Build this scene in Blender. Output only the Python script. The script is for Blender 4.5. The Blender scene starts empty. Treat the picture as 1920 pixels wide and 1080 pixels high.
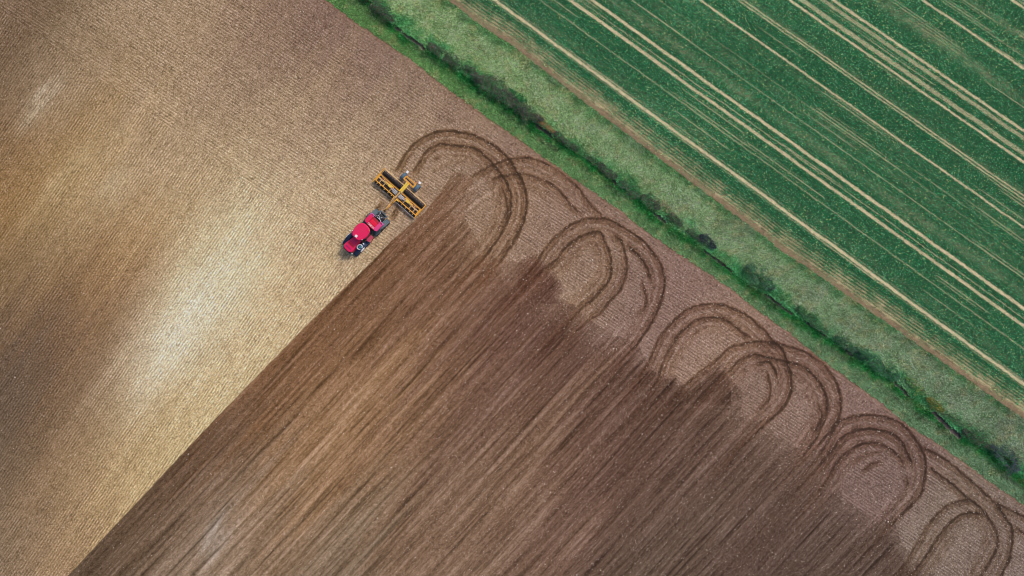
import bpy, bmesh, math, random
import numpy as np
from mathutils import Vector, Matrix
random.seed(7)
RNG = np.random.default_rng(11)
C = bpy.context.scene.collection
sc = bpy.context.scene

# ------------------------------------------------------------------ camera, sky, sun, exposure
HCAM = 102.0                      # a drone about a hundred metres up, looking straight down
cam_d = bpy.data.cameras.new("camera")
cam_d.sensor_width = 36.0
cam_d.lens = 18.0 / (76.8 / HCAM)
cam_d.clip_start = 0.5
cam_d.clip_end = 9000
cam = bpy.data.objects.new("camera", cam_d)
cam.location = (0, 0, HCAM)
cam.rotation_euler = (0, 0, 0)
C.objects.link(cam)
sc.camera = cam

SUN_EL, SUN_AZ = math.radians(48), math.radians(52)     # azimuth counted from +Y (top of picture) clockwise
world = bpy.data.worlds.new("World")
sc.world = world
world.use_nodes = True
wn = world.node_tree
wn.nodes.clear()
sky = wn.nodes.new("ShaderNodeTexSky")
sky.sky_type = 'NISHITA'
sky.sun_disc = False
sky.sun_elevation = SUN_EL
sky.sun_rotation = SUN_AZ
sky.air_density = 1.0
sky.dust_density = 3.0
bg = wn.nodes.new("ShaderNodeBackground")
bg.inputs["Strength"].default_value = 0.10
wo = wn.nodes.new("ShaderNodeOutputWorld")
wn.links.new(sky.outputs[0], bg.inputs[0])
wn.links.new(bg.outputs[0], wo.inputs[0])

sun_d = bpy.data.lights.new("sun", 'SUN')
sun_d.energy = 1.5
sun_d.angle = math.radians(14)
sun_d.color = (1.0, 0.95, 0.88)
sun = bpy.data.objects.new("sun", sun_d)
sd = Vector((math.sin(SUN_AZ) * math.cos(SUN_EL), math.cos(SUN_AZ) * math.cos(SUN_EL), math.sin(SUN_EL)))
sun.rotation_euler = sd.to_track_quat('Z', 'Y').to_euler()
C.objects.link(sun)

sc.view_settings.view_transform = 'Standard'
sc.view_settings.look = 'None'
sc.view_settings.gamma = 1.0
sc.view_settings.exposure = 0.36
sc.view_settings.use_curve_mapping = False
sc.cycles.filter_width = 1.0
sc.cycles.max_bounces = 4

# light reaching a level surface at these strengths (per channel); surface colours are worked out from it
KR, KG, KB = 1.0, 1.0, 1.0

# ------------------------------------------------------------------ helpers
S = 0.08                          # metres per photograph pixel on the ground
def wx(X): return (np.asarray(X, float) - 960) * S
def wy(Y): return (540 - np.asarray(Y, float)) * S

def lin(c):
    c = np.asarray(c, float) / 255.0
    return np.where(c <= 0.04045, c / 12.92, ((c + 0.055) / 1.055) ** 2.4)
KK = np.array([KR, KG, KB])
def alb(c): return np.clip(lin(c) / KK, 0, 0.8)

def _hash(ix, iy, seed):
    h = (ix.astype(np.int64) * 374761393 + iy.astype(np.int64) * 668265263 + seed * 1442695041) & 0xFFFFFFFF
    h = (h ^ (h >> 13)) * 1274126177 & 0xFFFFFFFF
    h = (h ^ (h >> 16)) & 0xFFFFFFFF
    return h.astype(np.float64) / 4294967295.0
def vn(x, y, seed=0):             # value noise 0..1
    xi = np.floor(x); yi = np.floor(y)
    fx = x - xi; fy = y - yi
    fx = fx * fx * (3 - 2 * fx); fy = fy * fy * (3 - 2 * fy)
    a = _hash(xi, yi, seed); b = _hash(xi + 1, yi, seed)
    c = _hash(xi, yi + 1, seed); d = _hash(xi + 1, yi + 1, seed)
    return (a * (1 - fx) + b * fx) * (1 - fy) + (c * (1 - fx) + d * fx) * fy
def fbm(x, y, seed=0, o=3):
    t = 0; a = 1; s = 0
    for i in range(o):
        t = t + a * vn(x * 2 ** i + 17 * i, y * 2 ** i - 9 * i, seed + i); s += a; a *= 0.55
    return t / s
def sstep(a, b, x):
    t = np.clip((x - a) / (b - a), 0, 1)
    return t * t * (3 - 2 * t)
def xinterp(X, pts):              # polyline y(x), carried on straight past both ends
    pts = np.array(pts, float)
    y = np.interp(X, pts[:, 0], pts[:, 1])
    sl = 0.722
    y = np.where(X < pts[0, 0], pts[0, 1] + (X - pts[0, 0]) * sl, y)
    return np.where(X > pts[-1, 0], pts[-1, 1] + (X - pts[-1, 0]) * sl, y)
def smooth_line(pts, n=6):        # Catmull-Rom
    P = np.array(pts, float)
    Q = np.vstack([2 * P[0] - P[1], P, 2 * P[-1] - P[-2]])
    out = []
    for i in range(1, len(Q) - 2):
        for t in np.linspace(0, 1, n, endpoint=False):
            a, b, c, d = Q[i - 1], Q[i], Q[i + 1], Q[i + 2]
            out.append(0.5 * (2 * b + (c - a) * t + (2 * a - 5 * b + 4 * c - d) * t * t + (3 * b - a - 3 * c + d) * t ** 3))
    out.append(P[-1])
    return np.array(out)

# ------------------------------------------------------------------ layout of the fields, traced on the ground
EDGE = [(612,0),(660,37),(717,75),(775,115),(825,155),(865,185),(920,225),(960,252),(1005,285),(1065,327),(1120,365),(1167,397),(1200,425),
        (1267,472),(1325,510),(1375,545),(1412,575),(1482,625),(1522,660),(1590,710),(1652,755),(1710,802),(1760,832),(1805,865),(1847,897),(1920,947)]
STRIP = [(840,0),(900,47),(960,85),(1020,132),(1080,180),(1180,255),(1240,300),(1290,337),(1360,390),(1435,445),(1465,470),(1525,510),
         (1600,562),(1655,600),(1700,632),(1765,677),(1840,730),(1920,785)]
DITCH = [(660,-28),(690,0),(737,48),(795,90),(850,125),(900,162),(960,205),(1010,238),(1035,256),(1060,272),(1100,298),(1140,328),(1153,343),(1180,360),(1215,388),
         (1235,407),(1258,425),(1300,450),(1325,473),(1373,510),(1395,528),(1437,553),(1490,592),(1515,606),(1545,628),(1590,660),(1630,690),
         (1680,720),(1708,745),(1730,762),(1755,778),(1790,812),(1830,832),(1880,868),(1925,902)]
# stretches where the ditch lies bare: (x0, x1, half width px)
BARE = [(737,797,3.4),(1003,1036,3.5),(1147,1158,3.2),(1222,1250,3.6),(1318,1376,3.0),(1433,1490,3.2),(1508,1522,3.2),(1537,1552,3.0),(1583,1600,3.0),(1675,1709,3.2),(1748,1803,4.6)]
TRAM_ = [(927,3.2,1.0),(938,.8,.5),(918,.8,.5),(1012,1.2,.6),(1068,3.0,.95),(1086,.9,.7),(1110,3.2,1.0),(1184,.8,.8),(1235,.7,.4),(1313,2.1,1.0),(1384,1.4,.9),(1393,1.6,.95),
        (1480,2.4,1.0),(1503,4.5,.7),(1543,4.0,.65),(1563,2.8,1.0),(1730,2.5,1.0),(1897,2.4,1.0),(1985,3,1.0),(2010,3,1.0),(2150,2.5,1.0),(2320,2.5,1.0)]
TRAM = [(c_, w_ * 1.45, k_) for c_, w_, k_ in TRAM_]
SPARSE = [(1148,14,.24),(1215,12,.12),(960,10,.10),(1645,16,.28),(1815,13,.24),(1400,12,.12),(1290,10,.1),(1770,10,.1)]

# wheel ruts of each turn, clockwise; the moist thrown-up rim is the traced line, the rut lies on its right
T = []
def tr(pts, k=1.0, w=9.0):
    pts = [tuple(map(float, p)) for p in pts]
    P = np.array(pts); L = np.hypot(*np.diff(P, axis=0).T).sum()
    a0 = a1 = 16.0
    if L > 130 and k > .5:
        d = P[-1] - P[-2]; d /= np.hypot(*d)
        if d[0] < .05 and d[1] > .3:                   # leg running down into the tilth: carry it on along the passes
            p = P[-1].copy()
            for i in range(7):
                d = d * .6 + np.array([-.68, .73]) * .4; d /= np.hypot(*d)
                p = p + d * 24; pts.append(tuple(p))
            a1 = 150.0
        d = P[0] - P[1]; d /= np.hypot(*d)
        if d[0] < .05 and d[1] > .3 and P[0][0] > 990:
            p = P[0].copy()
            for i in range(6):
                d = d * .6 + np.array([-.68, .73]) * .4; d /= np.hypot(*d)
                p = p + d * 24; pts.insert(0, tuple(p))
            a0 = 130.0
    S_ = smooth_line(pts)
    T.append((S_, k, w, a0, a1))
    if L > 150 and k > .7:                             # lighter tine and tyre marks inside the main pair
        t = np.gradient(S_, axis=0); t /= np.maximum(np.hypot(t[:, 0], t[:, 1]), 1e-6)[:, None]
        nn = np.stack([-t[:, 1], t[:, 0]], -1)
        n_ = len(S_); i0, i1 = int(n_ * .12), int(n_ * .93)
        T.append((S_[i0:i1] + nn[i0:i1] * (w + 8.5), k * .38, 4.0, 50.0, 90.0))
        T.append((S_[i0:i1] + nn[i0:i1] * (w + 17), k * .22, 3.5, 60.0, 90.0))
tr([(738,327),(748,310),(758,292),(775,270),(793,257),(813,248),(840,244),(862,247),(887,252),(908,262),(928,273),(945,288),(958,302),(968,320),(980,338),(987,360),(988,388),(985,402),(980,423),(970,443),(952,472)],1.1,10)
tr([(770,330),(782,310),(792,293),(807,278),(827,269),(853,272),(878,275),(895,280),(912,293),(927,310),(940,327),(952,345),(958,367),(958,397),(955,407),(947,427),(933,450),(917,473)],1.0,10)
tr([(807,303),(820,295),(837,288)],.7,3)
tr([(938,342),(948,368),(952,390),(950,410),(943,426)],.7,4)
tr([(800,327),(823,313),(853,303),(880,308)],.25,4)
tr([(880,336),(902,320),(927,308),(953,298),(980,295),(1003,298),(1037,313),(1060,330),(1085,352),(1105,380),(1120,395),(1137,416)],.8,10)
tr([(917,342),(930,333),(950,329),(970,326),(993,328),(1012,335),(1037,347),(1056,364),(1068,380),(1083,395),(1096,409)],.8,9)
tr([(1006,490),(1023,463),(1038,447),(1060,428),(1077,418),(1097,410),(1115,409),(1140,411),(1160,420),(1188,437),(1210,455),(1227,475),(1240,498),(1247,523),(1245,547),(1237,575),(1227,597),(1212,622)],1.0,10)
tr([(1000,522),(1022,503),(1047,483),(1053,472),(1067,457),(1090,442),(1110,435),(1125,434),(1135,452),(1142,467),(1146,487),(1146,510),(1140,530),(1125,549),(1110,563),(1088,582),(1070,602)],1.0,9)
tr([(1143,440),(1163,448),(1172,473),(1176,497),(1173,522),(1163,544),(1143,567),(1127,588),(1110,598)],.9,9)
tr([(1173,455),(1193,473),(1210,495),(1220,520),(1224,538)],1.0,5)
tr([(1205,518),(1210,547),(1213,560),(1210,574),(1197,595)],.8,5)
tr([(1213,683),(1223,660),(1235,635),(1252,613),(1273,592),(1293,578),(1317,571),(1348,569),(1370,576),(1397,588),(1418,605),(1437,622),(1450,638),(1467,655),(1475,673),(1482,695),(1485,712),(1485,728),(1480,747),(1467,767),(1450,783),(1433,798)],1.0,10)
tr([(1234,706),(1243,677),(1253,658),(1265,637),(1282,617),(1303,602),(1317,596),(1340,594),(1360,598),(1373,608),(1392,623),(1408,633),(1415,642)],.95,9)
tr([(1297,628),(1305,622),(1317,615)],1.0,5)
tr([(1283,723),(1315,695),(1348,670),(1365,653),(1390,645),(1423,640),(1457,643),(1482,650),(1508,658),(1533,673),(1550,688),(1563,707),(1575,732),(1577,757),(1576,777),(1566,797),(1552,815)],.95,11)
tr([(1345,717),(1370,692),(1390,673),(1405,667),(1418,665),(1448,672),(1473,677),(1490,681),(1508,687),(1530,707),(1542,725),(1550,743),(1553,762),(1549,784)],.95,9)
tr([(1533,752),(1540,768),(1541,785),(1533,800),(1517,817)],.8,6)
tr([(1413,681),(1428,679),(1442,678),(1453,692),(1457,706),(1457,719)],1.0,5)
tr([(1430,694),(1440,702),(1445,727),(1443,747),(1430,763),(1417,779)],.8,6)
tr([(1503,727),(1511,738),(1517,750),(1520,770)],.35,3)
tr([(1555,822),(1562,806),(1571,793),(1590,783),(1617,778),(1642,778),(1663,782),(1687,792),(1708,810),(1722,830),(1733,853),(1737,880),(1735,903),(1727,928),(1715,942),(1700,957)],1.0,11)
tr([(1556,848),(1575,822),(1600,808),(1620,804),(1642,804),(1667,810),(1687,823),(1698,840),(1708,863),(1711,882)],1.1,12)
tr([(1698,888),(1703,908),(1697,926)],.8,7)
tr([(1552,895),(1570,863),(1592,845),(1617,832),(1642,830),(1663,837),(1680,850),(1692,863),(1699,885)],.95,8)
tr([(1593,872),(1617,856),(1640,848),(1664,846)],.5,5)
tr([(1610,888),(1633,870),(1650,866),(1664,868)],.8,7)
tr([(1722,833),(1750,848),(1775,863),(1800,882),(1822,902),(1842,920),(1862,937),(1877,948),(1897,957),(1924,971),(1970,1005)],.95,10)
tr([(1738,870),(1767,893),(1792,913),(1810,930),(1828,943),(1842,955),(1853,970),(1865,987),(1871,1008),(1872,1023),(1863,1042),(1853,1060),(1838,1084)],.95,9)
tr([(1703,1045),(1713,1027),(1725,1007),(1737,988),(1758,963),(1780,945),(1807,937),(1828,940)],.95,9)
tr([(1736,1042),(1755,1012),(1775,987),(1797,968),(1817,961),(1840,964),(1852,974)],1.1,9)
tr([(1867,942),(1883,965),(1897,987),(1899,1013),(1896,1042),(1884,1067),(1872,1092)],1.0,10)
tr([(1897,982),(1912,993),(1940,1018),(1980,1050)],.8,7)
tr([(1846,1004),(1847,1014),(1848,1026)],1.0,5)
tr([(1818,1080),(1824,1069),(1832,1058)],1.0,5)
tr([(1770,-10),(1770,-9)],0.01,1)
# under and behind the cultivator
tr([(693,414),(704,395),(722,368)],.9,8)
tr([(728,416),(736,402),(752,378)],1.0,8)
# one more turn beyond the right-hand edge
tr([(1965,1190),(1985,1120),(2030,1070),(2080,1055),(2130,1075),(2165,1120),(2180,1180),(2160,1240)],1.0,10)
tr([(2000,1190),(2020,1130),(2050,1095),(2085,1085),(2120,1105),(2140,1150)],1.0,9)

LANES = [([(700,640),(640,712),(560,800),(480,890)],3,.4),([(760,600),(690,690),(600,790)],3,.35),([(980,690),(900,790),(800,905),(720,1000)],4,.3),([(1100,682),(1040,748),(960,840),(860,950)],4,.45),
 ([(1110,712),(1050,780),(970,875)],3.5,.4),([(1350,885),(1270,975),(1190,1070)],4,.5),([(1290,912),(1220,990),(1140,1090)],4,.45),([(1150,770),(1080,850),(1000,945)],3.5,.35),([(1200,735),(1140,805),(1060,900)],3.5,.35),([(1440,1030),(1390,1090)],4,.5),
 ([(916,331),(863,368),(847,384),(815,410),(790,436),(740,490)],4,.8),([(940,350),(928,356),(890,382),(850,423),(822,452),(790,490),(740,545)],4,.9),
 ([(960,470),(930,500),(900,535),(860,580)],5,.4),([(1180,595),(1155,623),(1138,647),(1100,682),(1060,720)],3.5,.8),([(1210,615),(1172,650),(1143,680),(1110,712),(1060,765)],3.5,.8),
 ([(1455,733),(1449,772),(1425,803),(1395,838),(1350,885),(1300,940)],4.5,.8),([(1420,767),(1400,793),(1383,813),(1345,855),(1290,912)],4.5,.8),
 ([(1553,765),(1549,795),(1535,828),(1513,858),(1463,917),(1410,972),(1340,1045)],4.5,.8),([(1520,790),(1510,810),(1473,860),(1423,907),(1380,950),(1320,1010)],4,.7),
 ([(1563,863),(1548,893),(1530,927),(1490,975),(1440,1030)],4,.6),([(1600,880),(1570,910),(1535,945)],4,.5),([(1700,905),(1707,920),(1693,950),(1680,975),(1650,1003),(1617,1033),(1570,1085)],5,.75),
 ([(1680,920),(1663,945),(1633,983),(1600,1013),(1540,1075)],4.5,.6),([(1742,1040),(1715,1062),(1700,1090)],4,.5),([(1000,520),(960,560),(900,625),(840,690)],3,.35),
 ([(1070,603),(1030,640),(980,690)],3,.4),([(1113,597),(1060,650),(1000,712)],3,.35),([(1215,683),(1190,720),(1150,770)],3,.4),([(1235,702),(1210,735),(1160,800)],3,.4),
 ([(1240,510),(1215,500),(1195,483)],0.1,.0),([(960,330),(972,360),(975,395),(966,420),(955,440)],3,.35),([(1867,1000),(1862,1030),(1848,1060)],3.5,.5)]
TILL_L = [(-140,1350),(127,1080),(180,1023),(233,967),(317,877),(400,789),(467,720),(560,625),(640,545),(698,490),(735,450),(799,395),(830,353),(852,322)]
TILL_R = [(852,322),(880,330),(896,352),(880,380),(870,410),(890,440),(905,470),(935,487),(965,490),(994,478),(1003,471),(1022,492),(1040,513),(1060,540),(1048,558),(1072,568),(1096,592),(1125,612),(1160,632),
          (1195,642),(1214,680),(1235,702),(1262,704),(1290,722),(1322,694),(1350,672),(1362,690),(1372,712),(1395,738),(1388,775),(1440,800),(1490,840),(1545,845),(1560,880),(1580,930),(1625,965),(1680,985),(1690,1015),
          (1712,1050),(1760,1085),(1830,1180),(1950,1260),(2100,1500)]

# soil colours (sRGB) met at places of the field: untouched crust / fresh tilth
CRUST = [(0,0,125,103,80),(20,90,105,85,62),(300,30,152,130,102),(500,50,142,117,94),(590,10,112,88,78),(700,120,118,95,84),(600,200,152,127,100),(450,150,142,120,95),
 (300,150,157,134,104),(150,120,142,120,90),(30,180,98,78,58),(10,300,122,88,50),(95,180,172,152,122),(60,235,120,96,68),(150,250,157,130,90),(0,390,118,84,46),(60,330,162,132,82),
 (100,400,168,143,98),(200,330,172,148,110),(300,280,168,145,112),(400,300,174,152,117),(500,300,165,143,112),(650,300,165,143,114),(750,230,142,120,97),(850,200,112,88,77),(800,300,156,131,106),
 (400,450,192,172,134),(300,450,172,146,102),(360,570,205,190,155),(335,620,212,200,172),(290,690,205,190,155),(450,600,196,172,132),(550,500,192,168,128),(600,400,186,163,127),(680,380,176,152,120),
 (200,500,158,125,82),(100,500,124,98,68),(0,500,104,84,62),(100,600,108,84,60),(200,620,124,94,67),(240,560,138,106,74),(0,700,98,80,63),(60,660,94,78,62),(150,720,108,86,62),(240,720,146,116,78),
 (0,800,95,82,66),(150,800,124,98,72),(300,800,182,157,112),(390,740,196,174,132),(350,820,187,167,124),(0,900,114,95,72),(150,900,158,130,92),(250,880,178,153,108),(0,1050,112,96,78),(80,1000,130,108,82),(120,1050,160,132,97),
 (900,300,140,116,94),(860,290,156,132,106),(960,270,112,88,78),(1050,400,138,113,96),(1100,500,148,124,100),(1120,370,112,88,79),(1200,460,124,100,89),(1300,530,130,105,93),(1350,650,142,117,98),(1500,640,126,101,90),(1450,760,128,106,90),
 (1600,740,128,104,93),(1640,900,118,97,87),(1800,1000,128,112,98),(1880,960,114,96,84),(1880,1060,124,108,97),(1040,470,146,121,98),(940,400,150,124,98)]
TILTH = [(850,380,116,88,68),(700,560,122,92,68),(640,600,108,80,58),(560,680,128,96,68),(500,760,116,88,62),(420,820,92,70,54),(300,930,86,68,53),(200,1050,86,72,57),(405,1005,168,156,142),(350,1010,112,92,72),(440,960,128,104,80),(460,1050,128,106,84),(330,960,108,86,66),
 (500,950,130,106,83),(600,850,155,125,92),(640,760,152,122,91),(700,700,138,108,80),(750,600,106,78,60),(850,500,120,92,72),(900,600,104,77,62),(800,750,122,95,77),(1000,560,96,70,61),(1080,620,86,63,55),
 (1000,700,106,81,69),(900,850,115,92,78),(800,950,126,103,83),(850,1050,128,106,88),(1000,850,128,103,83),(1000,1000,116,93,79),(1150,800,102,78,68),(1250,770,86,66,56),(1200,900,98,76,66),(1300,900,95,75,66),
 (1250,1000,95,80,69),(1350,760,96,75,64),(1450,1000,86,69,61),(1500,900,96,77,67),(1550,1050,86,73,65),(1600,980,93,75,66),(700,850,140,112,86),(950,760,110,84,68),(640,1040,128,112,94),(930,420,126,99,78)]

def colour_field(pts, X, Y, sig=62.0):
    P = np.array(pts, float)
    gx = np.arange(-260, 2260, 20.0); gy = np.arange(-200, 1400, 20.0)
    GX, GY = np.meshgrid(gx, gy)
    c, s = math.cos(math.radians(52)), -math.sin(math.radians(52))
    num = np.zeros(GX.shape + (3,)); den = np.zeros(GX.shape)
    for p in P:
        dx = GX - p[0]; dy = GY - p[1]
        a = dx * c + dy * s; b = -dx * s + dy * c
        q = (a / 1.9) ** 2 + b ** 2 * 1.15
        w = np.exp(-q / (2 * sig * sig)) + 3e-3 / (1 + q / 2e4) ** 2
        num += w[..., None] * lin(p[2:5]); den += w
    F = num / den[..., None]
    u = np.clip((X - gx[0]) / 20.0, 0, len(gx) - 1.001); v = np.clip((Y - gy[0]) / 20.0, 0, len(gy) - 1.001)
    i = u.astype(int); j = v.astype(int); fu = (u - i)[..., None]; fv = (v - j)[..., None]
    return (F[j, i] * (1 - fu) + F[j, i + 1] * fu) * (1 - fv) + (F[j + 1, i] * (1 - fu) + F[j + 1, i + 1] * fu) * fv

def poly_sd(X, Y, pts, want_side=True):     # distance to polyline and signed side (positive = right of travel)
    best = np.full(X.shape, 1e9); side = np.zeros(X.shape); along = np.zeros(X.shape)
    L = 0.0
    for (ax, ay), (bx, by) in zip(pts[:-1], pts[1:]):
        dx, dy = bx - ax, by - ay
        l2 = dx * dx + dy * dy
        if l2 < 1e-9: continue
        t = np.clip(((X - ax) * dx + (Y - ay) * dy) / l2, 0, 1)
        ex = X - ax - t * dx; ey = Y - ay - t * dy
        d = ex * ex + ey * ey
        m = d < best
        best = np.where(m, d, best)
        side = np.where(m, np.sign(dx * (Y - ay) - dy * (X - ax)), side)
        along = np.where(m, L + t * math.sqrt(l2), along)
        L += math.sqrt(l2)
    return np.sqrt(best), side, along, L

def crop_c(X, Y):                  # which crop line a point is on, as that line's crossing of the top edge
    c = X - Y / 0.71
    for _ in range(3):
        c = X - Y / np.clip(.726 - .00006 * (c - 927), .6, .75)
    return c
def lines(X, Y):
    dE = (Y - xinterp(X, EDGE)) * .81
    dS = (Y - xinterp(X, STRIP)) * .81
    dD = (Y - xinterp(X, DITCH)) * .81
    return dE, dS, dD
def bare_mask(X):
    h = np.zeros(X.shape)
    for a, b, w in BARE:
        h = np.maximum(h, w * sstep(a - 3, a + 3, X) * (1 - sstep(b - 3, b + 3, X)))
    return h * 1.25
def crop_density(X, Y, dS):
    c = crop_c(X, Y)
    wob = (vn(X / 40, Y / 40, 5) - .5) * 2.0 + (vn(X / 4, Y / 4, 15) - .5) * 2.4
    den = np.ones(X.shape)
    for cc, w, k in TRAM:
        den *= 1 - k * (1 - sstep(w * .75, w * 1.35, np.abs(c + wob - cc)))
    for cc, w, k in SPARSE:
        den *= 1 - .8 * k * np.exp(-((c - cc) / w) ** 2) * (.4 + .8 * vn(X / 60, Y / 60, 6)) * (.2 + 1.5 * vn(X / 4, Y / 4, 16))
    d = -dS
    edge = sstep(2, 36, d + (vn(X / 25, Y / 25, 8) - .5) * 8)
    q = c * .58
    row = .5 + .5 * np.cos(2 * np.pi * q / 5.0)
    thin = sstep(.70, .80, vn(q / 5.0, (X + Y) / 260, 33)) * (.5 + .5 * np.cos(2 * np.pi * q / 5.0) < .3)
    den = den * (1 - .75 * thin)
    st_ = sstep(-.3, .5, np.cos(2 * np.pi * (-dS) / 5.4 + 1.2))
    den = den * (edge ** 1.1) * (1 - (1 - sstep(26, 46, -dS)) * .8 * (1 - st_) * vn(X / 9, Y / 9, 35) * 1.4)
    den = den + .35 * st_ * sstep(8, 14, -dS) * (1 - sstep(24, 32, -dS))
    patch = sstep(.42, .75, fbm(X / 150, Y / 110, 31, 2))
    return np.clip(den, 0, 1), row, c, patch

# ------------------------------------------------------------------ the ground sheet
STEP = 0.11
def axis(half):
    n = int(half / STEP)
    fine = np.arange(-n, n + 1) * STEP
    out = []; x = fine[-1]; st = STEP
    while x < 3500:
        st *= 1.35; x += st; out.append(x)
    out = np.array(out)
    return np.concatenate([-out[::-1], fine, out])
ax_x, ax_y = axis(84.0), axis(50.0)
NX, NY = len(ax_x), len(ax_y)
GXW, GYW = np.meshgrid(ax_x, ax_y)
X = (GXW / S + 960); Y = (540 - GYW / S)
dE, dS, dD = lines(X, Y)
rag = (fbm(X / 6, Y / 6, 3, 2) - .5) * 5
dEr = dE + rag; dSr = dS + rag * .8
REG = np.where(dEr > 0, 0, np.where(dSr > 0, 1, 2))      # 0 soil field, 1 grass strip, 2 crop field
bh = bare_mask(X)
dDr = dD + (fbm(X / 7, Y / 7, 13, 2) - .5) * 3
DIT = (np.abs(dDr) < bh) & (REG == 1)

# the patches run out along the working direction, with ragged streaky outlines
def warp(ang, a1, a2, sd_):
    a = math.radians(ang); c, s = math.cos(a), -math.sin(a)
    al = X * c + Y * s; pe = -X * s + Y * c
    w = (vn(pe / 13, al / 260, sd_) - .5) * a1 + (vn(pe / 5, al / 140, sd_ + 1) - .5) * a1 * .5 + (fbm(X / 45, Y / 45, sd_ + 2, 3) - .5) * a2
    return X + c * w, Y + s * w
XA, YA = warp(54, 90, 60, 200)
crust = colour_field(CRUST, XA, YA, 56)
XA, YA = warp(47, 170, 60, 210)
tilth = colour_field(TILTH, XA, YA, 56)
inside = np.zeros(X.shape, bool)
poly = np.array(TILL_L + TILL_R[1:] + [(2100, 4000), (-2800, 4000)], float)
for (x0, y0), (x1, y1) in zip(poly, np.roll(poly, -1, axis=0)):
    if y0 == y1: continue
    cond = ((y0 > Y) != (y1 > Y))
    xs = (x1 - x0) * (Y - y0) / (y1 - y0) + x0
    inside ^= cond & (X < xs)
sgn = np.where(inside, 1.0, -1.0)
dL = poly_sd(X, Y, TILL_L)[0]; dR = poly_sd(X, Y, TILL_R)[0]
nz = fbm(X / 9, Y / 9, 41, 3) - .5
soft = 24 + 50 * sstep(.25, .55, vn(X / 70, Y / 70, 43))
soft = np.where((np.abs(X - 1030) < 60) & (np.abs(Y - 510) < 60), 13, soft); soft = np.where((np.abs(X - 1300) < 70) & (np.abs(Y - 710) < 50), 13, soft)
nk = np.where(soft < 14, .35, 1.0)
till = sstep(-1.3, 1.3, sgn * dL + nz * 2.5) * sstep(-1, 1, (sgn * dR - 4 + nz * 26 * nk + nk * (vn((-X * math.sin(-.83) + Y * math.cos(-.83)) / 4.5, (X * math.cos(-.83) + Y * math.sin(-.83)) / 70, 44) - .5) * 34) / soft)
# long streaks of the passes
def streak(ang, lam, ratio, seed):
    a = math.radians(ang); c, s = math.cos(a), -math.sin(a)
    al = X * c + Y * s; pe = -X * s + Y * c
    return vn(pe / lam, al / (lam * ratio), seed)
bend = (X - 700) * 0.004
st_t = .66 * streak(47, 2.6, 40, 50) + .55 * streak(46.7, 4.0, 30, 51) + .30 * streak(48, 7.5, 14, 52) + .14 * streak(47, 20, 10, 53) + .24 * streak(48.5, 2.8, 14, 54) + .20 * streak(45.5, 3.6, 14, 55)
st_t = (st_t - 1.05) / .33
st_t = np.sign(st_t) * np.abs(st_t) ** 1.15
st_c = .4 * streak(55, 3.0, 22, 60) + .4 * streak(55, 8, 18, 61) + .3 * streak(55, 24, 9, 62)
st_c = (st_c - .55) / .3
st_h = .5 * streak(-33, 3.4, 20, 63) + .5 * streak(-34, 10, 14, 64)
st_h = (st_h - .5) / .3
# drill rows
line_y = 60 + (X - 60) * .702
main = sstep(-2, 2, (Y - line_y) + nz * 6) * (1 - sstep(640, 700, X - (Y - 470) * -.9) * 0)
a = math.radians(33); qh = -X * math.sin(a) + Y * math.cos(a)
a = math.radians(55.5); qm = X * math.sin(a) + Y * math.cos(a)
jit = (fbm(X / 50, Y / 50, 71, 2) - .5) * 5
rowh = np.cos(2 * np.pi * (qh / 5.3) + jit * .5)
rowm = np.cos(2 * np.pi * (qm / 5.0) + jit * .5)
rows = rowh * (1 - main) + rowm * main
amp = .5 + .9 * vn(X / 26, Y / 26, 72)
edge_fade = sstep(0, 55, dE) * .6 + .4
grain = RNG.normal(0, 1, X.shape)
g2 = vn(GXW / .26, GYW / .26, 80) - .5
g3 = vn(GXW / .55, GYW / .55, 81) - .5
big = fbm(GXW / 3.2, GYW / 3.2, 82, 3) - .5

h = np.zeros(X.shape)
mul = np.ones(X.shape)
flat = np.zeros(X.shape)            # where rows have been wiped out
lit = np.zeros(X.shape)
for pts, k, w, a0_, a1_ in T:
    if len(pts) < 2: continue
    x0, y0 = pts.min(0) - 22; x1, y1 = pts.max(0) + 22
    i0, i1 = np.searchsorted(ax_x, [wx(x0), wx(x1)]); j0, j1 = np.searchsorted(ax_y, [wy(y1), wy(y0)])
    if i1 - i0 < 3 or j1 - j0 < 3: continue
    sl = (slice(j0, j1), slice(i0, i1))
    xx, yy = X[sl], Y[sl]
    wob = (vn(xx / 5, yy / 5, 90) - .5) * 2.4
    d, s_, al, L = poly_sd(xx, yy, pts)
    dd = d * s_ + wob
    end = sstep(0, a0_, al) * (1 - sstep(L - a1_ - 8, L, al)); end = np.where((al <= 0) | (al >= L), 0, end)
    end = end * (1 - .5 * till[sl])
    n1 = .55 + .75 * vn(al / 9, dd / 3, 91)
    n1 = n1 * .82
    rim = (np.exp(-((dd - .6) / 3.0) ** 2) * n1 + .5 * sstep(-4, -1, dd) * (1 - sstep(w * .5, w * 1.05, dd)) * (.25 + 1.0 * vn(al / 12, dd / 2.2, 97)))
    lip = np.exp(-((dd - w) / 2.0) ** 2) * (.4 + .9 * vn(al / 14, dd / 2, 92))
    band = sstep(0, 2, dd) * (1 - sstep(w - 1.5, w + 1, dd))
    mul[sl] *= (1 - np.clip(.66 * k * rim * end, 0, .72)) * (1 - .42 * k * lip * end) * (1 - .26 * k * band * end * (.4 + vn(al / 11, dd / 2.3, 93)))
    lit[sl] = np.maximum(lit[sl], np.exp(-((dd - w * .45) / (w * .2)) ** 2) * k * end * vn(al / 16, dd / 4, 94))
    flat[sl] = np.maximum(flat[sl], np.clip(band + rim, 0, 1) * end)
    h[sl] += end * k * (.03 * np.exp(-((dd + 1.2) / 1.3) ** 2) - .05 * band + .02 * lip)
mul *= 1 + .38 * lit
tintm = np.clip((1 - mul) * 1.0, 0, .5)
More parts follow.
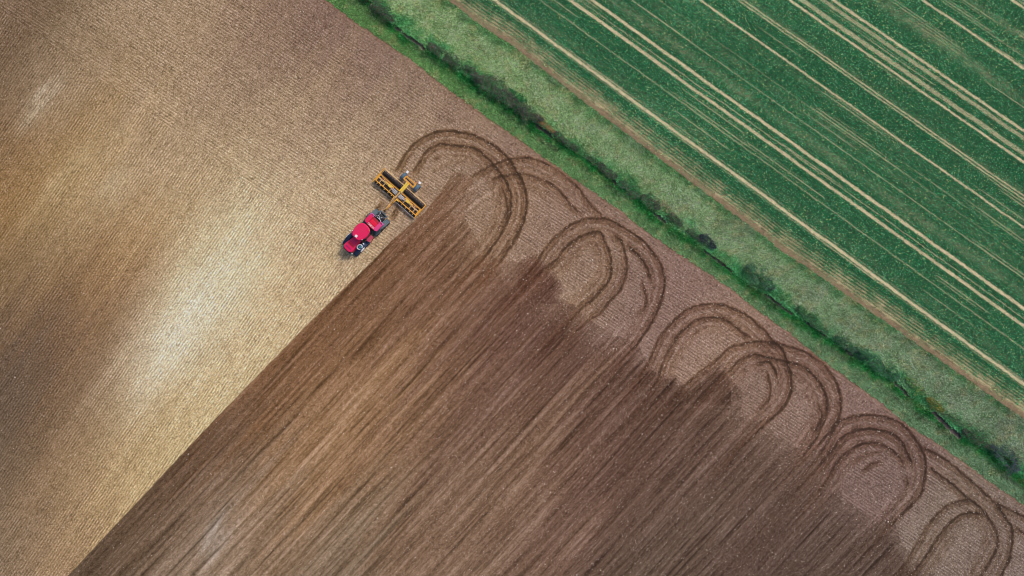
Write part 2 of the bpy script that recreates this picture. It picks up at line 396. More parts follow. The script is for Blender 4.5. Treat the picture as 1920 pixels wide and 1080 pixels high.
lanes = np.zeros(X.shape)
for pts, w, k in LANES:
    if k <= 0: continue
    pts = smooth_line(pts)
    x0, y0 = pts.min(0) - 18; x1, y1 = pts.max(0) + 18
    i0, i1 = np.searchsorted(ax_x, [wx(x0), wx(x1)]); j0, j1 = np.searchsorted(ax_y, [wy(y1), wy(y0)])
    if i1 - i0 < 3 or j1 - j0 < 3: continue
    sl = (slice(j0, j1), slice(i0, i1))
    xx, yy = X[sl], Y[sl]
    d, s_, al, L = poly_sd(xx, yy, pts)
    end = sstep(0, 20, al) * (1 - sstep(L * .55, L, al))
    dd = d + (vn(xx / 4, yy / 4, 95) - .5) * 2
    v = k * (1 - sstep(w * .5, w * 1.25, dd)) * end
    lanes[sl] = np.maximum(lanes[sl], v)
    mul[sl] *= 1 - .22 * k * np.exp(-((dd - w - 2) / 2) ** 2) * end * vn(al / 12, dd / 3, 96)
    h[sl] -= .05 * v
wipe = np.clip(np.maximum(np.maximum(flat, lanes), till), 0, 1)

soil = crust * lin((255,255,255)) * np.array([1.13, 1.09, 1.06]) * (1 - till[..., None]) + tilth * np.array([1.10, 1.01, .89]) * till[..., None]
for px_, py_, ln_, wd_, an_, c_, k_ in ((366,575,95,34,52,(220,206,176),.5),(330,620,75,28,54,(218,202,172),.45),(300,675,66,22,54,(216,198,164),.5),(400,520,120,60,54,(206,190,150),.55),(420,430,110,50,54,(198,180,140),.4),(372,560,120,9,52,(224,208,176),.45),(352,606,80,7,53,(224,208,176),.4),(395,600,80,10,52,(220,202,168),.45),(340,560,90,12,55,(216,198,164),.4),(430,560,90,26,54,(208,190,152),.35),(310,700,80,9,55,(212,192,156),.5),
      (85,180,46,20,48,(196,178,148),.42),(62,215,34,13,50,(186,166,134),.35),(130,330,80,30,55,(178,154,112),.4),(215,345,40,20,55,(186,166,130),.35),(405,1008,44,20,62,(180,166,150),.5)):
    a_ = math.radians(an_); al_ = (XA * 0 + X - px_) * math.cos(a_) - (Y - py_) * math.sin(a_); pe_ = (X - px_) * math.sin(a_) + (Y - py_) * math.cos(a_)
    m_ = np.exp(-(al_ / ln_) ** 2 - (pe_ / wd_) ** 2) * k_ * (.3 + 1.3 * vn(pe_ / 3.4, al_ / 40, 300 + px_)) * (.4 + 1.2 * vn(pe_ / 11, al_ / 45, 301 + px_)) * ((1 - till) if py_ < 900 else 1)
    soil = soil + (lin(c_) * 1.08 - soil) * np.clip(m_, 0, 1)[..., None]
v = np.ones(X.shape)
v *= 1 + (1 - wipe) * edge_fade * amp * (.12 + .30 * vn(X / 7, Y / 7, 73)) * rows
v *= 1 + (1 - till) * (.075 * st_c * main + .055 * st_h * (1 - main))
v *= 1 + till * .33 * np.clip(st_t, -1.8, 1.9) * (1 - .4 * lanes)
v *= mul * (1 + .36 * lanes)
g4 = fbm(GXW / 1.3, GYW / 1.3, 83, 2) - .5
g5 = vn(GXW / .17, GYW / .17, 84) - .5
v *= 1 + .12 * big + (1 - .15 * till) * (.30 * g2 + .12 * g3 + .08 * g4 + .34 * g5 + .24 * grain)
# pale crumbs and dark clods
v *= np.where(RNG.random(X.shape) < .025, 1.9, 1.0) * np.where(RNG.random(X.shape) < .04, .5, 1.0)
v = np.clip(v, .22, 2.3)
soil = soil * v[..., None]
# damp soil is a little redder, dry crumbs greyer
gray = soil.mean(-1, keepdims=True)
soil = soil + (gray - soil) * np.clip((v[..., None] - 1) * .25, -.12, .3)
soil = soil * (1 + tintm[..., None] * np.array([.22, .0, -.2]))
# brick-coloured lip of turned earth along the grass
lip = np.exp(-((dEr - 2.5) / 2.8) ** 2)
soil = soil * (1 - .35 * lip[..., None]) + .35 * lip[..., None] * lin((158, 112, 88)) * (.8 + .5 * g2[..., None])

# earth under the grass
gpatch = fbm(X / 30, Y / 30, 101, 3)
gr = lin((74, 104, 62)) * (.75 + .5 * gpatch[..., None])
scuff = sstep(.50, .75, fbm(X / 24, Y / 12, 103, 3))[..., None]
gr = gr * (1 - .3 * scuff) + lin((120, 108, 80)) * .3 * scuff
gr = gr * (1 + .3 * g2[..., None] + .12 * grain[..., None])
# earth under the crop and the tilled headland strip
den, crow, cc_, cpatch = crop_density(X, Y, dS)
d = -dS
straw = lin((188, 168, 128)); brown = lin((140, 118, 92))
bs = (1 - sstep(7, 13, d + nz * 8))[..., None]
sw = sstep(40, 55, d)[..., None]
cr = (straw * (1 - sw) + lin((208, 190, 150)) * sw) * (1 - bs) + brown * bs
cr = cr * (1 - .30 * np.exp(-((d - 1.5) / 1.6) ** 2) * vn(X / 20, Y / 20, 110))[..., None]
hrow = np.cos(2 * np.pi * d / 4.6)
cr = cr * (1 - .42 * (hrow > .25) * (1 - sstep(30, 50, d)) * sstep(3, 8, d) * sstep(.25, .7, vn(X / 10, Y / 10, 112)))[..., None]
vd = (sstep(.45, .7, fbm(X / 16, Y / 12, 114, 3)) * (1 - sstep(18, 32, d)) * .7)[..., None]
cr = cr * (1 - vd) + lin((132, 124, 92)) * vd
cr = cr * (1 + .14 * big[..., None] + .24 * g2[..., None] + .12 * grain[..., None])
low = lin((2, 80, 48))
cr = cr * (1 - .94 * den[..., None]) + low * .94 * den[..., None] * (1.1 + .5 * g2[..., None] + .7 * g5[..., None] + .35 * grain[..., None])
dt = lin((92, 80, 80)) * (1 + .5 * g2[..., None] + .2 * grain[..., None])
dpale = (np.exp(-((dDr - bh + .6) / .9) ** 2) * (vn(X / 5, Y / 5, 120) > .42))[..., None]
dt = dt * (1 - .75 * dpale) + lin((178, 170, 160)) * .75 * dpale

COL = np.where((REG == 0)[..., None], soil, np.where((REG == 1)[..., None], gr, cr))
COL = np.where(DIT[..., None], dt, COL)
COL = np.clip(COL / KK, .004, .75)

h += np.where(REG == 0, (1 - wipe) * amp * .022 * rows + till * .05 * st_t + .03 * g2 + .02 * g3 + .006 * grain, 0)
h += np.where(REG == 1, .08 * g3 + .12 * (gpatch - .5), 0)
h += np.where(REG == 2, .03 * g2, 0)
h += np.where(REG == 1, -.28 * np.exp(-(dDr / np.maximum(bh, 2.2)) ** 4) * (bh > .5), 0)
far = (np.abs(GXW) > 86) | (np.abs(GYW) > 52)
h = np.where(far, h * .3, h)

def attr_material(name, rough=.95, nscale=9.0, namt=.35, spec=.15):
    m = bpy.data.materials.new(name); m.use_nodes = True
    nt = m.node_tree; b = nt.nodes["Principled BSDF"]
    at = nt.nodes.new("ShaderNodeAttribute"); at.attribute_name = "Col"
    no = nt.nodes.new("ShaderNodeTexNoise"); no.inputs["Scale"].default_value = nscale; no.inputs["Detail"].default_value = 2
    tc = nt.nodes.new("ShaderNodeTexCoord")
    nt.links.new(tc.outputs["Object"], no.inputs["Vector"])
    mr = nt.nodes.new("ShaderNodeMapRange")
    mr.inputs["From Min"].default_value = .3; mr.inputs["From Max"].default_value = .7
    mr.inputs["To Min"].default_value = 1 - namt; mr.inputs["To Max"].default_value = 1 + namt
    nt.links.new(no.outputs["Fac"], mr.inputs["Value"])
    vm = nt.nodes.new("ShaderNodeVectorMath"); vm.operation = 'SCALE'
    nt.links.new(at.outputs["Color"], vm.inputs[0]); nt.links.new(mr.outputs[0], vm.inputs["Scale"])
    nt.links.new(vm.outputs[0], b.inputs["Base Color"])
    b.inputs["Roughness"].default_value = rough
    b.inputs["Specular IOR Level"].default_value = spec
    return m
M_EARTH = attr_material("earth")
M_LEAF = attr_material("leaves", .9, 2.0, .18, .06)

def raw_mesh(name, co, loops, per, col, mat, parent=None):
    """co (n,3); loops flat vertex ids; per = verts per face; col (n,3) linear"""
    me = bpy.data.meshes.new(name)
    nf = len(loops) // per
    me.vertices.add(len(co)); me.loops.add(len(loops)); me.polygons.add(nf)
    me.vertices.foreach_set("co", np.asarray(co, np.float32).ravel())
    me.loops.foreach_set("vertex_index", np.asarray(loops, np.int32))
    me.polygons.foreach_set("loop_start", np.arange(nf, dtype=np.int32) * per)
    me.update(calc_edges=True)
    if col is not None:
        ca = me.color_attributes.new("Col", 'FLOAT_COLOR', 'POINT')
        c4 = np.ones((len(co), 4), np.float32); c4[:, :3] = col
        ca.data.foreach_set("color", c4.ravel())
    me.materials.append(mat)
    o = bpy.data.objects.new(name, me); C.objects.link(o)
    if parent: o.parent = parent
    return o

idx = np.arange(NX * NY).reshape(NY, NX)
q = np.stack([idx[:-1, :-1], idx[:-1, 1:], idx[1:, 1:], idx[1:, :-1]], -1)
fr = REG[:-1, :-1]; fd = DIT[:-1, :-1]
code = np.where(fd, 3, fr)
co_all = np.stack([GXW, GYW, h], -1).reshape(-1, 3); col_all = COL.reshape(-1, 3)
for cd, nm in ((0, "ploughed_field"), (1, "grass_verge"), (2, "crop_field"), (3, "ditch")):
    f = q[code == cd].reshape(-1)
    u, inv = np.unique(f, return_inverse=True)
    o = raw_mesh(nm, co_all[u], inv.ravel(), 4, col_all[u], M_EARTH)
    o["kind"] = "structure"
    o.data.polygons.foreach_set("use_smooth", np.ones(len(o.data.polygons), bool))
def ground_h(Xp, Yp):
    i = np.clip(np.searchsorted(ax_x, wx(Xp)), 0, NX - 1); j = np.clip(np.searchsorted(ax_y, wy(Yp)), 0, NY - 1)
    return h[j, i]

# ------------------------------------------------------------------ plants and stones as meshes
def leaf_cloud(x, y, z, yaw, tilt, L, W, col, bend=.35):
    """one bent blade (two triangles sharing the middle) per point"""
    n = len(x)
    cx, sx = np.cos(yaw), np.sin(yaw)
    ct, st = np.cos(tilt), np.sin(tilt)
    d = np.stack([cx * ct, sx * ct, st], -1)
    sd_ = np.stack([-sx, cx, np.zeros(n)], -1)
    base = np.stack([x, y, z], -1)
    mid = base + d * (L * .5)[:, None]
    tip = base + d * L[:, None] - np.array([0, 0, 1]) * (L * bend * .5)[:, None]
    v = np.stack([base, mid - sd_ * (W * .5)[:, None], tip, mid + sd_ * (W * .5)[:, None]], 1).reshape(-1, 3)
    lo = np.arange(n * 4)
    return v, lo, np.repeat(col, 4, axis=0)

# --- grass on the strip
n = 520000
Xp = RNG.uniform(560, 2010, n); tt = RNG.random(n)
yE = xinterp(Xp, EDGE); yS = xinterp(Xp, STRIP)
Yp = yS + (yE - yS) * tt
kE, kS, kD = lines(Xp, Yp)
rg = (fbm(Xp / 6, Yp / 6, 3, 2) - .5) * 5
hb = bare_mask(Xp)
dd_ = kD + (fbm(Xp / 7, Yp / 7, 13, 2) - .5) * 3
keep = (kE + rg < -.6) & (kS + rg * .8 > .6) & (np.abs(dd_) > hb + .4)
keep &= (Yp > -60) & (Yp < 1160)
bare_patch = sstep(.60, .80, fbm(Xp / 22, Yp / 13, 103, 3))
keep &= RNG.random(n) > bare_patch * .6
Xp, Yp, kE, kS, kD = Xp[keep], Yp[keep], kE[keep], kS[keep], kD[keep]
n = len(Xp)
low = kD > 0                                             # between ditch and ploughed soil
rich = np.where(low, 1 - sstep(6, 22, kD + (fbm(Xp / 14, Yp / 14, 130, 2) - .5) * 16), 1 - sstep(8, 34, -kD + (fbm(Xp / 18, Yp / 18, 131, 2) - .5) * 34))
rimS = 1 - sstep(5, 22, kS + (fbm(Xp / 20, Yp / 20, 132, 2) - .5) * 16)
along = np.clip((Xp - 800) / 1100, 0, 1)
c_rich_shade = lin((30, 112, 50)); c_rich2 = lin((48, 142, 82))  # lower side: longer green grass, with the bushes' shade put into the colour
c_low = lin((104, 148, 84)) * (1 - along[:, None]) + lin((124, 156, 116)) * along[:, None]
c_up = lin((156, 196, 124)) * (1 - along[:, None]) + lin((136, 162, 124)) * along[:, None]
c_rim = lin((62, 118, 68))
col = np.where(low[:, None], c_low, c_up)
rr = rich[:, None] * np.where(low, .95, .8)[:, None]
col = col * (1 - rr) + np.where(low[:, None], c_rich_shade, c_rich2) * rr
rs = (rimS * ~low * .75)[:, None]
col = col * (1 - rs) + c_rim * rs
pt = fbm(Xp / 16, Yp / 16, 133, 3)
up = ~low
grey = (sstep(.5, .7, fbm(Xp / 40, Yp / 30, 134, 3)) * up * (.2 + .35 * along) * (1 - rich))[:, None]
col = col * (1 - grey) + lin((138, 144, 120)) * grey
tan = (sstep(.56, .7, fbm(Xp / 13 + 9, Yp / 10, 135, 3)) * .35 * (1 - .6 * rich))[:, None]
col = col * (1 - tan) + lin((176, 160, 112)) * tan
dkb = (low * np.exp(-((kE + 24) / 5) ** 2) * sstep(.4, .65, fbm(Xp / 40, Yp / 30, 136, 2)) * .5)[:, None]
col = col * (1 - dkb) + lin((92, 92, 74)) * dkb
col = 1.12 * col * (.62 + .76 * pt[:, None]) * RNG.lognormal(0, .46, n)[:, None]
col = col * np.where(RNG.random(n) < .05, 1.9, 1.0)[:, None]
tall = 1 + .8 * rich
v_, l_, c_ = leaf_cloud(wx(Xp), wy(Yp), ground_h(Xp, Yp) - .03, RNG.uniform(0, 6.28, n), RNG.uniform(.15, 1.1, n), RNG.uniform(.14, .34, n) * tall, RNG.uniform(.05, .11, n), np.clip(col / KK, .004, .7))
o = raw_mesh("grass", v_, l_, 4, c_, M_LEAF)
o["kind"] = "stuff"; o["label"] = "rough grass covering the verge on both sides of the ditch"; o["category"] = "grass"

# --- the young crop
n = 900000
Xp = RNG.uniform(820, 2020, n); yS = xinterp(Xp, STRIP)
Yp = RNG.uniform(-80, 900, n)
keep = Yp < yS - 4
Xp, Yp = Xp[keep], Yp[keep]
dS_ = (Yp - xinterp(Xp, STRIP)) * .81
dn, rw, cq, cp = crop_density(Xp, Yp, dS_)
keep = RNG.random(len(Xp)) < dn * (.22 + .78 * rw ** 1.3)
few = (RNG.random(len(Xp)) < .05) & (dn < .6) & (dS_ < -9)
keep |= few
Xp, Yp, dn, cq, cp, dS_ = Xp[keep], Yp[keep], dn[keep], cq[keep], cp[keep], dS_[keep]
n = len(Xp)
c1 = lin((0, 90, 53)); c2 = lin((14, 132, 80)); c3 = lin((178, 196, 120)); c4 = lin((122, 196, 142))
r = RNG.random(n)[:, None]
pn = fbm(Xp / 7, Yp / 7, 140, 2)
mixk = np.clip(.22 + .9 * (pn - .5) + .18 * cp + .25 * (1 - dn), 0, 1)[:, None]
col = c1 * (1 - mixk) + c2 * mixk
col = np.where(r < .17 + .10 * cp[:, None], c4, col)
yel = .028 + .16 * (1 - dn)[:, None]
col = np.where((r > 1 - yel), c3, col)
col = col * RNG.lognormal(0, .25, n)[:, None]
big_ = RNG.random(n) < .045 * (.5 + cp)
fc = np.array([lin((120, 190, 130)), lin((70, 164, 96)), lin((190, 204, 132))])[RNG.integers(0, 3, n)]
col = np.where(big_[:, None], fc * RNG.uniform(.6, 1.25, n)[:, None], col)
bs_ = np.where(big_, 1.5, 1.0)
v_, l_, c_ = leaf_cloud(wx(Xp), wy(Yp), ground_h(Xp, Yp) + RNG.uniform(0, .12, n) + .05 * big_, RNG.uniform(0, 6.28, n), RNG.uniform(.0, .9, n), RNG.uniform(.10, .18, n) * bs_, RNG.uniform(.08, .13, n) * bs_, np.clip(col / KK, .004, .7))
o = raw_mesh("crop_plants", v_, l_, 4, c_, M_LEAF)
CROP = o
o["kind"] = "stuff"; o["label"] = "dark green young crop in rows split by pale wheelings"; o["category"] = "crop"

# --- stones on the bare soil
n = 60000
Xp = RNG.uniform(-80, 2000, n); Yp = RNG.uniform(-70, 1150, n)
e_ = (Yp - xinterp(Xp, EDGE)) * .81
prob = .12 + .5 * sstep(400, 1100, Xp) + .35 * np.exp(-((e_ - 30) / 60) ** 2)
keep = (e_ > 3) & (RNG.random(n) < prob)
Xp, Yp = Xp[keep], Yp[keep]; n = len(Xp)
r_ = RNG.uniform(.025, .07, n) * np.where(RNG.random(n) < .06, 1.7, 1)
octo = np.array([(1,0,0),(0,1,0),(-1,0,0),(0,-1,0),(0,0,.7),(0,0,-.7)], float)
V = octo[None] * r_[:, None, None] * RNG.uniform(.6, 1.4, (n, 6, 1))
V[..., 0] += wx(Xp)[:, None]; V[..., 1] += wy(Yp)[:, None]; V[..., 2] += (ground_h(Xp, Yp) + r_ * .25)[:, None]
F = np.array([(0,1,4),(1,2,4),(2,3,4),(3,0,4),(1,0,5),(2,1,5),(3,2,5),(0,3,5)])
LO = (F[None] + (np.arange(n) * 6)[:, None, None]).reshape(-1)
sc_ = lin((205, 188, 172))[None] * RNG.uniform(.55, 1.25, n)[:, None]
o = raw_mesh("stones", V.reshape(-1, 3), LO, 3, np.repeat(np.clip(sc_ / KK, 0, .75), 6, axis=0), M_EARTH)
o["kind"] = "stuff"; o["label"] = "small pale stones scattered over the bare soil"; o["category"] = "stones"

# ------------------------------------------------------------------ bushes along the ditch
GREY = [(86, 84, 84), (64, 64, 64), (112, 104, 98), (76, 96, 74), (98, 84, 72)]
GREEN = [(58, 110, 66), (40, 92, 60), (96, 128, 84), (80, 92, 84)]
def bush(name, label, cat, X0, Y0, X1, Y1, wpx, hgt, pal, dens=1.0, leafy=.25, ground_col=None):
    """a twiggy shrub or hedge run spread along a line on the ground; > stems, foliage"""
    root = bpy.data.objects.new(name, None); C.objects.link(root)
    mx, my = float(wx((X0 + X1) / 2)), float(wy((Y0 + Y1) / 2))
    root.location = (mx, my, 0)
    root["label"] = label; root["category"] = cat; root["group"] = "bushes along the ditch"
    if math.hypot(X1 - X0, Y1 - Y0) < 30: X0 -= 7; Y0 -= 5; X1 += 7; Y1 += 5; wpx *= .86
    Lm = math.hypot(X1 - X0, Y1 - Y0) * S; Wm = wpx * S * .76; hgt = hgt * .7
    ang = math.atan2(-(Y1 - Y0), X1 - X0) if Lm > 0.01 else 0
    ca, sa = math.cos(ang), math.sin(ang)
    seed = int(X0 * 7 + Y0)
    area = (Lm + Wm) * Wm
    n = int(area * 320 * dens); leafy = leafy + .14
    u = RNG.uniform(-.5, .5, n) * (Lm + Wm); wv = RNG.normal(0, .30, n)
    wv = np.clip(wv, -.62, .62)
    wloc = Wm * (.62 + .65 * vn(u / 1.5 + seed, u * 0, 7))
    endt = np.clip(1 - (np.abs(u) / ((Lm + Wm) * .5 + .01)) ** 5, .05, 1)
    y_ = wv * wloc * endt * 1.5 + (vn(u / 2.2 + seed * 3, u * 0, 9) - .5) * Wm * .5
    y_ = y_ * (.55 + .9 * vn(u / .7 + seed * 5, u * 0, 21))
    lump = .35 + .95 * vn(u / .9 + seed, y_ / .9, 11)
    gap = vn(u / .45 + seed, y_ / .45, 12) > (.30 if area > 2.5 else -1)
    z_ = hgt * lump * np.sqrt(np.clip(1 - (wv / .75) ** 2, .05, 1)) * RNG.uniform(.35, 1, n) ** .5
    u, y_, z_ = u[gap], y_[gap], z_[gap]; n = len(u)
    px = u * ca - y_ * sa; py = u * sa + y_ * ca
    P = np.array([lin(c) for c in pal]); k = RNG.integers(0, len(P), n)
    cl = vn(u / .8 + seed, y_ / .8, 14)
    k = np.where(cl > .62, (k + 1) % len(P), k)
    col = P[k] * RNG.lognormal(0, .35, n)[:, None]
    gl = RNG.random(n) < leafy
    col = np.where(gl[:, None], lin((52, 118, 64)) * RNG.uniform(.6, 1.8, n)[:, None], col)
    yaw = np.arctan2(y_, u * .3) + ang + RNG.normal(0, 1.0, n)
    v_, l_, c_ = leaf_cloud(px, py, z_, yaw, RNG.uniform(-.1, 1.2, n), np.where(gl, RNG.uniform(.12, .22, n), RNG.uniform(.18, .5, n)), np.where(gl, .09, RNG.uniform(.025, .06, n)), np.clip(col / KK, .004, .6))
    raw_mesh("foliage", v_, l_, 4, c_, M_LEAF, root)
    # stems: tapered woody sticks fanning from the ground
    ns = max(6, int(Lm * 2.8) + 5)
    vs = []; ls = []; b = 0
    for i in range(ns):
        su = ((i + .5) / ns - .5) * .95 * (Lm + Wm * .3); sy = random.uniform(-.12, .12) * Wm
        for j in range(3):
            tu = su + random.uniform(-.45, .45); ty = sy + random.uniform(-.38, .38) * Wm; tz = hgt * random.uniform(.45, .8)
            for (ux, uy, uz, rad) in ((su, sy, -.05, .045), (tu, ty, tz, .012)):
                for q_ in range(4):
                    a_ = q_ * math.pi / 2
                    qx = ux + rad * math.cos(a_); qy = uy + rad * math.sin(a_)
                    vs.append((qx * ca - qy * sa, qx * sa + qy * ca, uz))
            for q_ in range(4):
                ls += [b + q_, b + (q_ + 1) % 4, b + 4 + (q_ + 1) % 4, b + 4 + q_]
            b += 8
    raw_mesh("stems", np.array(vs), ls, 4, np.tile(alb((70, 60, 52)), (len(vs), 1)), M_LEAF, root)
    return root

BUSHES = [
 ("hedge", "dark leafless hedge at the top edge of the photo", "hedge", 672,-18,733,38, 20,1.5, GREY,1.1,.10),
 ("hedge", "widest and longest dark grey hedge run, upper half of the ditch line", "hedge", 812,88,885,140, 17,1.6, GREY,1.3,.12),
 ("hedge", "dense dark hedge ending at the orange brown shrub", "hedge", 895,146,1008,224, 22,1.8, GREY,1.4,.06),
 ("shrub", "orange brown dead shrub at the lower end of the longest hedge", "shrub", 1017,228,1028,242, 11,.9, [(188,130,92),(160,118,84),(140,128,90)],1.2,.1),
 ("shrub", "oval dark grey shrub just below the orange brown one", "shrub", 1050,258,1072,276, 13,1.1, GREY,1.2,.15),
 ("shrub", "low brownish green shrub between two dark grey ones", "shrub", 1086,284,1102,296, 10,.7, [(116,112,84),(96,104,76),(84,92,84)],.9,.4),
 ("shrub", "small flat dark shrub uphill of the round dark one", "shrub", 1111,303,1122,312, 9,.8, GREY,1.0,.25),
 ("shrub", "round dark grey shrub right above the shortest bare ditch spot", "shrub", 1133,316,1144,327, 14,1.2, GREY,1.2,.12),
 ("shrub", "straggly brown and grey shrub below the shortest bare ditch spot", "shrub", 1172,348,1190,364, 12,.9, [(120,104,92),(84,84,84),(72,70,76)],1.0,.3),
 ("shrub", "long dark purple grey shrub beside the pinkish bare patch", "shrub", 1206,372,1230,390, 13,1.1, GREY,1.3,.1),
 ("shrub", "withered pinkish tan shrub uphill of a dark ditch pool", "shrub", 1240,386,1252,396, 12,.5, [(178,150,122),(160,146,112),(132,140,104)],.9,.2),
 ("shrub", "dark grey shrub at the lower end of the ditch beside the tan patch", "shrub", 1262,410,1266,416, 12,1.1, GREY,1.2,.15),
 ("shrub", "upper of two dark shrubs standing close together mid ditch", "shrub", 1298,438,1308,446, 11,1.0, GREY,1.2,.2),
 ("shrub", "lower and darker of two shrubs standing close together mid ditch", "shrub", 1322,450,1328,456, 14,1.2, [(54,54,72),(44,48,60),(72,70,84)],1.4,.05),
 ("bush", "largest grey green bush with blue green leaves, centre right of the ditch line", "bush", 1402,505,1440,537, 24,1.9, [(72,106,88),(92,100,104),(70,82,72),(108,124,118)],1.2,.35),
 ("shrub", "greenish bush with dark heart below the second bare ditch channel", "shrub", 1503,582,1516,592, 15,1.1, [(72,82,74),(60,66,66),(96,110,84)],1.1,.4),
 ("shrub", "small dark bush hanging over the ditch between two dark earth spots", "shrub", 1526,608,1538,616, 10,.9, [(70,74,74),(96,112,92)],1.0,.35),
 ("hedge", "ragged grey green hedge run over the ditch, lower right half", "hedge", 1568,634,1600,658, 15,1.3, [(78,80,86),(62,84,72),(98,112,104)],1.1,.3),
 ("hedge", "grey green hedge run reaching the yellow flecked grass", "hedge", 1612,660,1676,706, 20,1.4, [(66,92,82),(70,72,82),(92,112,102)],1.1,.4),
 ("shrub", "green shrub flecked with yellow above a bare ditch length", "shrub", 1708,716,1722,730, 14,.8, [(142,150,84),(96,130,76),(160,152,90)],1.0,.4),
 ("shrub", "golden brown shrub uphill of the lowest bare ditch length", "shrub", 1745,752,1756,763, 10,.9, [(150,128,48),(124,110,58),(96,112,70)],1.3,.15),
 ("shrub", "grey and green shrub overhanging the widest ditch length", "shrub", 1775,776,1792,790, 13,.8, [(120,120,104),(92,116,84)],.8,.35),
 ("hedge", "dark hedge run nearest the lower right corner", "hedge", 1808,808,1850,836, 15,1.3, GREY,1.3,.18),
 ("hedge", "blue grey hedge end at the right edge of the photo", "hedge", 1858,842,1902,872, 21,1.6, [(84,88,104),(60,66,74),(100,98,108)],1.3,.15),
 ("shrub", "dark green shrub lying against the hedge foot near the second hedge run", "shrub", 958,170,984,190, 9,.7, [(34,92,58),(52,104,72)],1.0,.6),
]
for a_ in BUSHES: bush(*a_)

# ------------------------------------------------------------------ machines
def paint(name, rgb, rough=.45, metal=0.0, dirt=.25, coat=0.0):
    m = bpy.data.materials.new(name); m.use_nodes = True
    nt = m.node_tree; b = nt.nodes["Principled BSDF"]
    no = nt.nodes.new("ShaderNodeTexNoise"); no.inputs["Scale"].default_value = 2.6; no.inputs["Detail"].default_value = 5
    tc = nt.nodes.new("ShaderNodeTexCoord"); nt.links.new(tc.outputs["Object"], no.inputs["Vector"])
    cr_ = nt.nodes.new("ShaderNodeValToRGB")
    c = alb(rgb); dc = alb((120, 98, 76))
    cr_.color_ramp.elements[0].position = .35; cr_.color_ramp.elements[0].color = (*(c * (1 - dirt) + dc * dirt), 1)
    cr_.color_ramp.elements[1].position = .6; cr_.color_ramp.elements[1].color = (*c, 1)
    nt.links.new(no.outputs["Fac"], cr_.inputs[0]); nt.links.new(cr_.outputs[0], b.inputs["Base Color"])
    b.inputs["Roughness"].default_value = rough; b.inputs["Metallic"].default_value = metal
    b.inputs["Coat Weight"].default_value = coat
    return m
RED = paint("red_paint", (226, 6, 84), .5, 0, .10, .0)
RED2 = paint("dark_red_paint", (176, 8, 44), .5, 0, .1)
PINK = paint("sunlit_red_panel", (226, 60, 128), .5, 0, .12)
BLACKM = paint("black_metal", (26, 26, 32), .6, 0, .2)
RUBBER = paint("rubber_belt", (84, 104, 116), .85, 0, .3)
NAVY = paint("dark_rubber", (34, 62, 98), .8, 0, .15)
WHITE = paint("white_plastic", (235, 235, 238), .5, 0, .02)
STEEL = paint("worn_steel", (206, 208, 212), .35, .2, .15)
ORANGE = paint("orange_paint", (246, 160, 40), .45, 0, .12, .2)
YELLOW = paint("yellow_paint", (248, 196, 76), .45, 0, .1)
ORANGE2 = paint("pale_orange_bar", (246, 190, 130), .4, 0, .1)
GLASS = paint("dark_glass", (30, 34, 44), .15, 0, .05)
BLUERUB = paint("tyre_rubber", (72, 104, 124), .8, 0, .25)

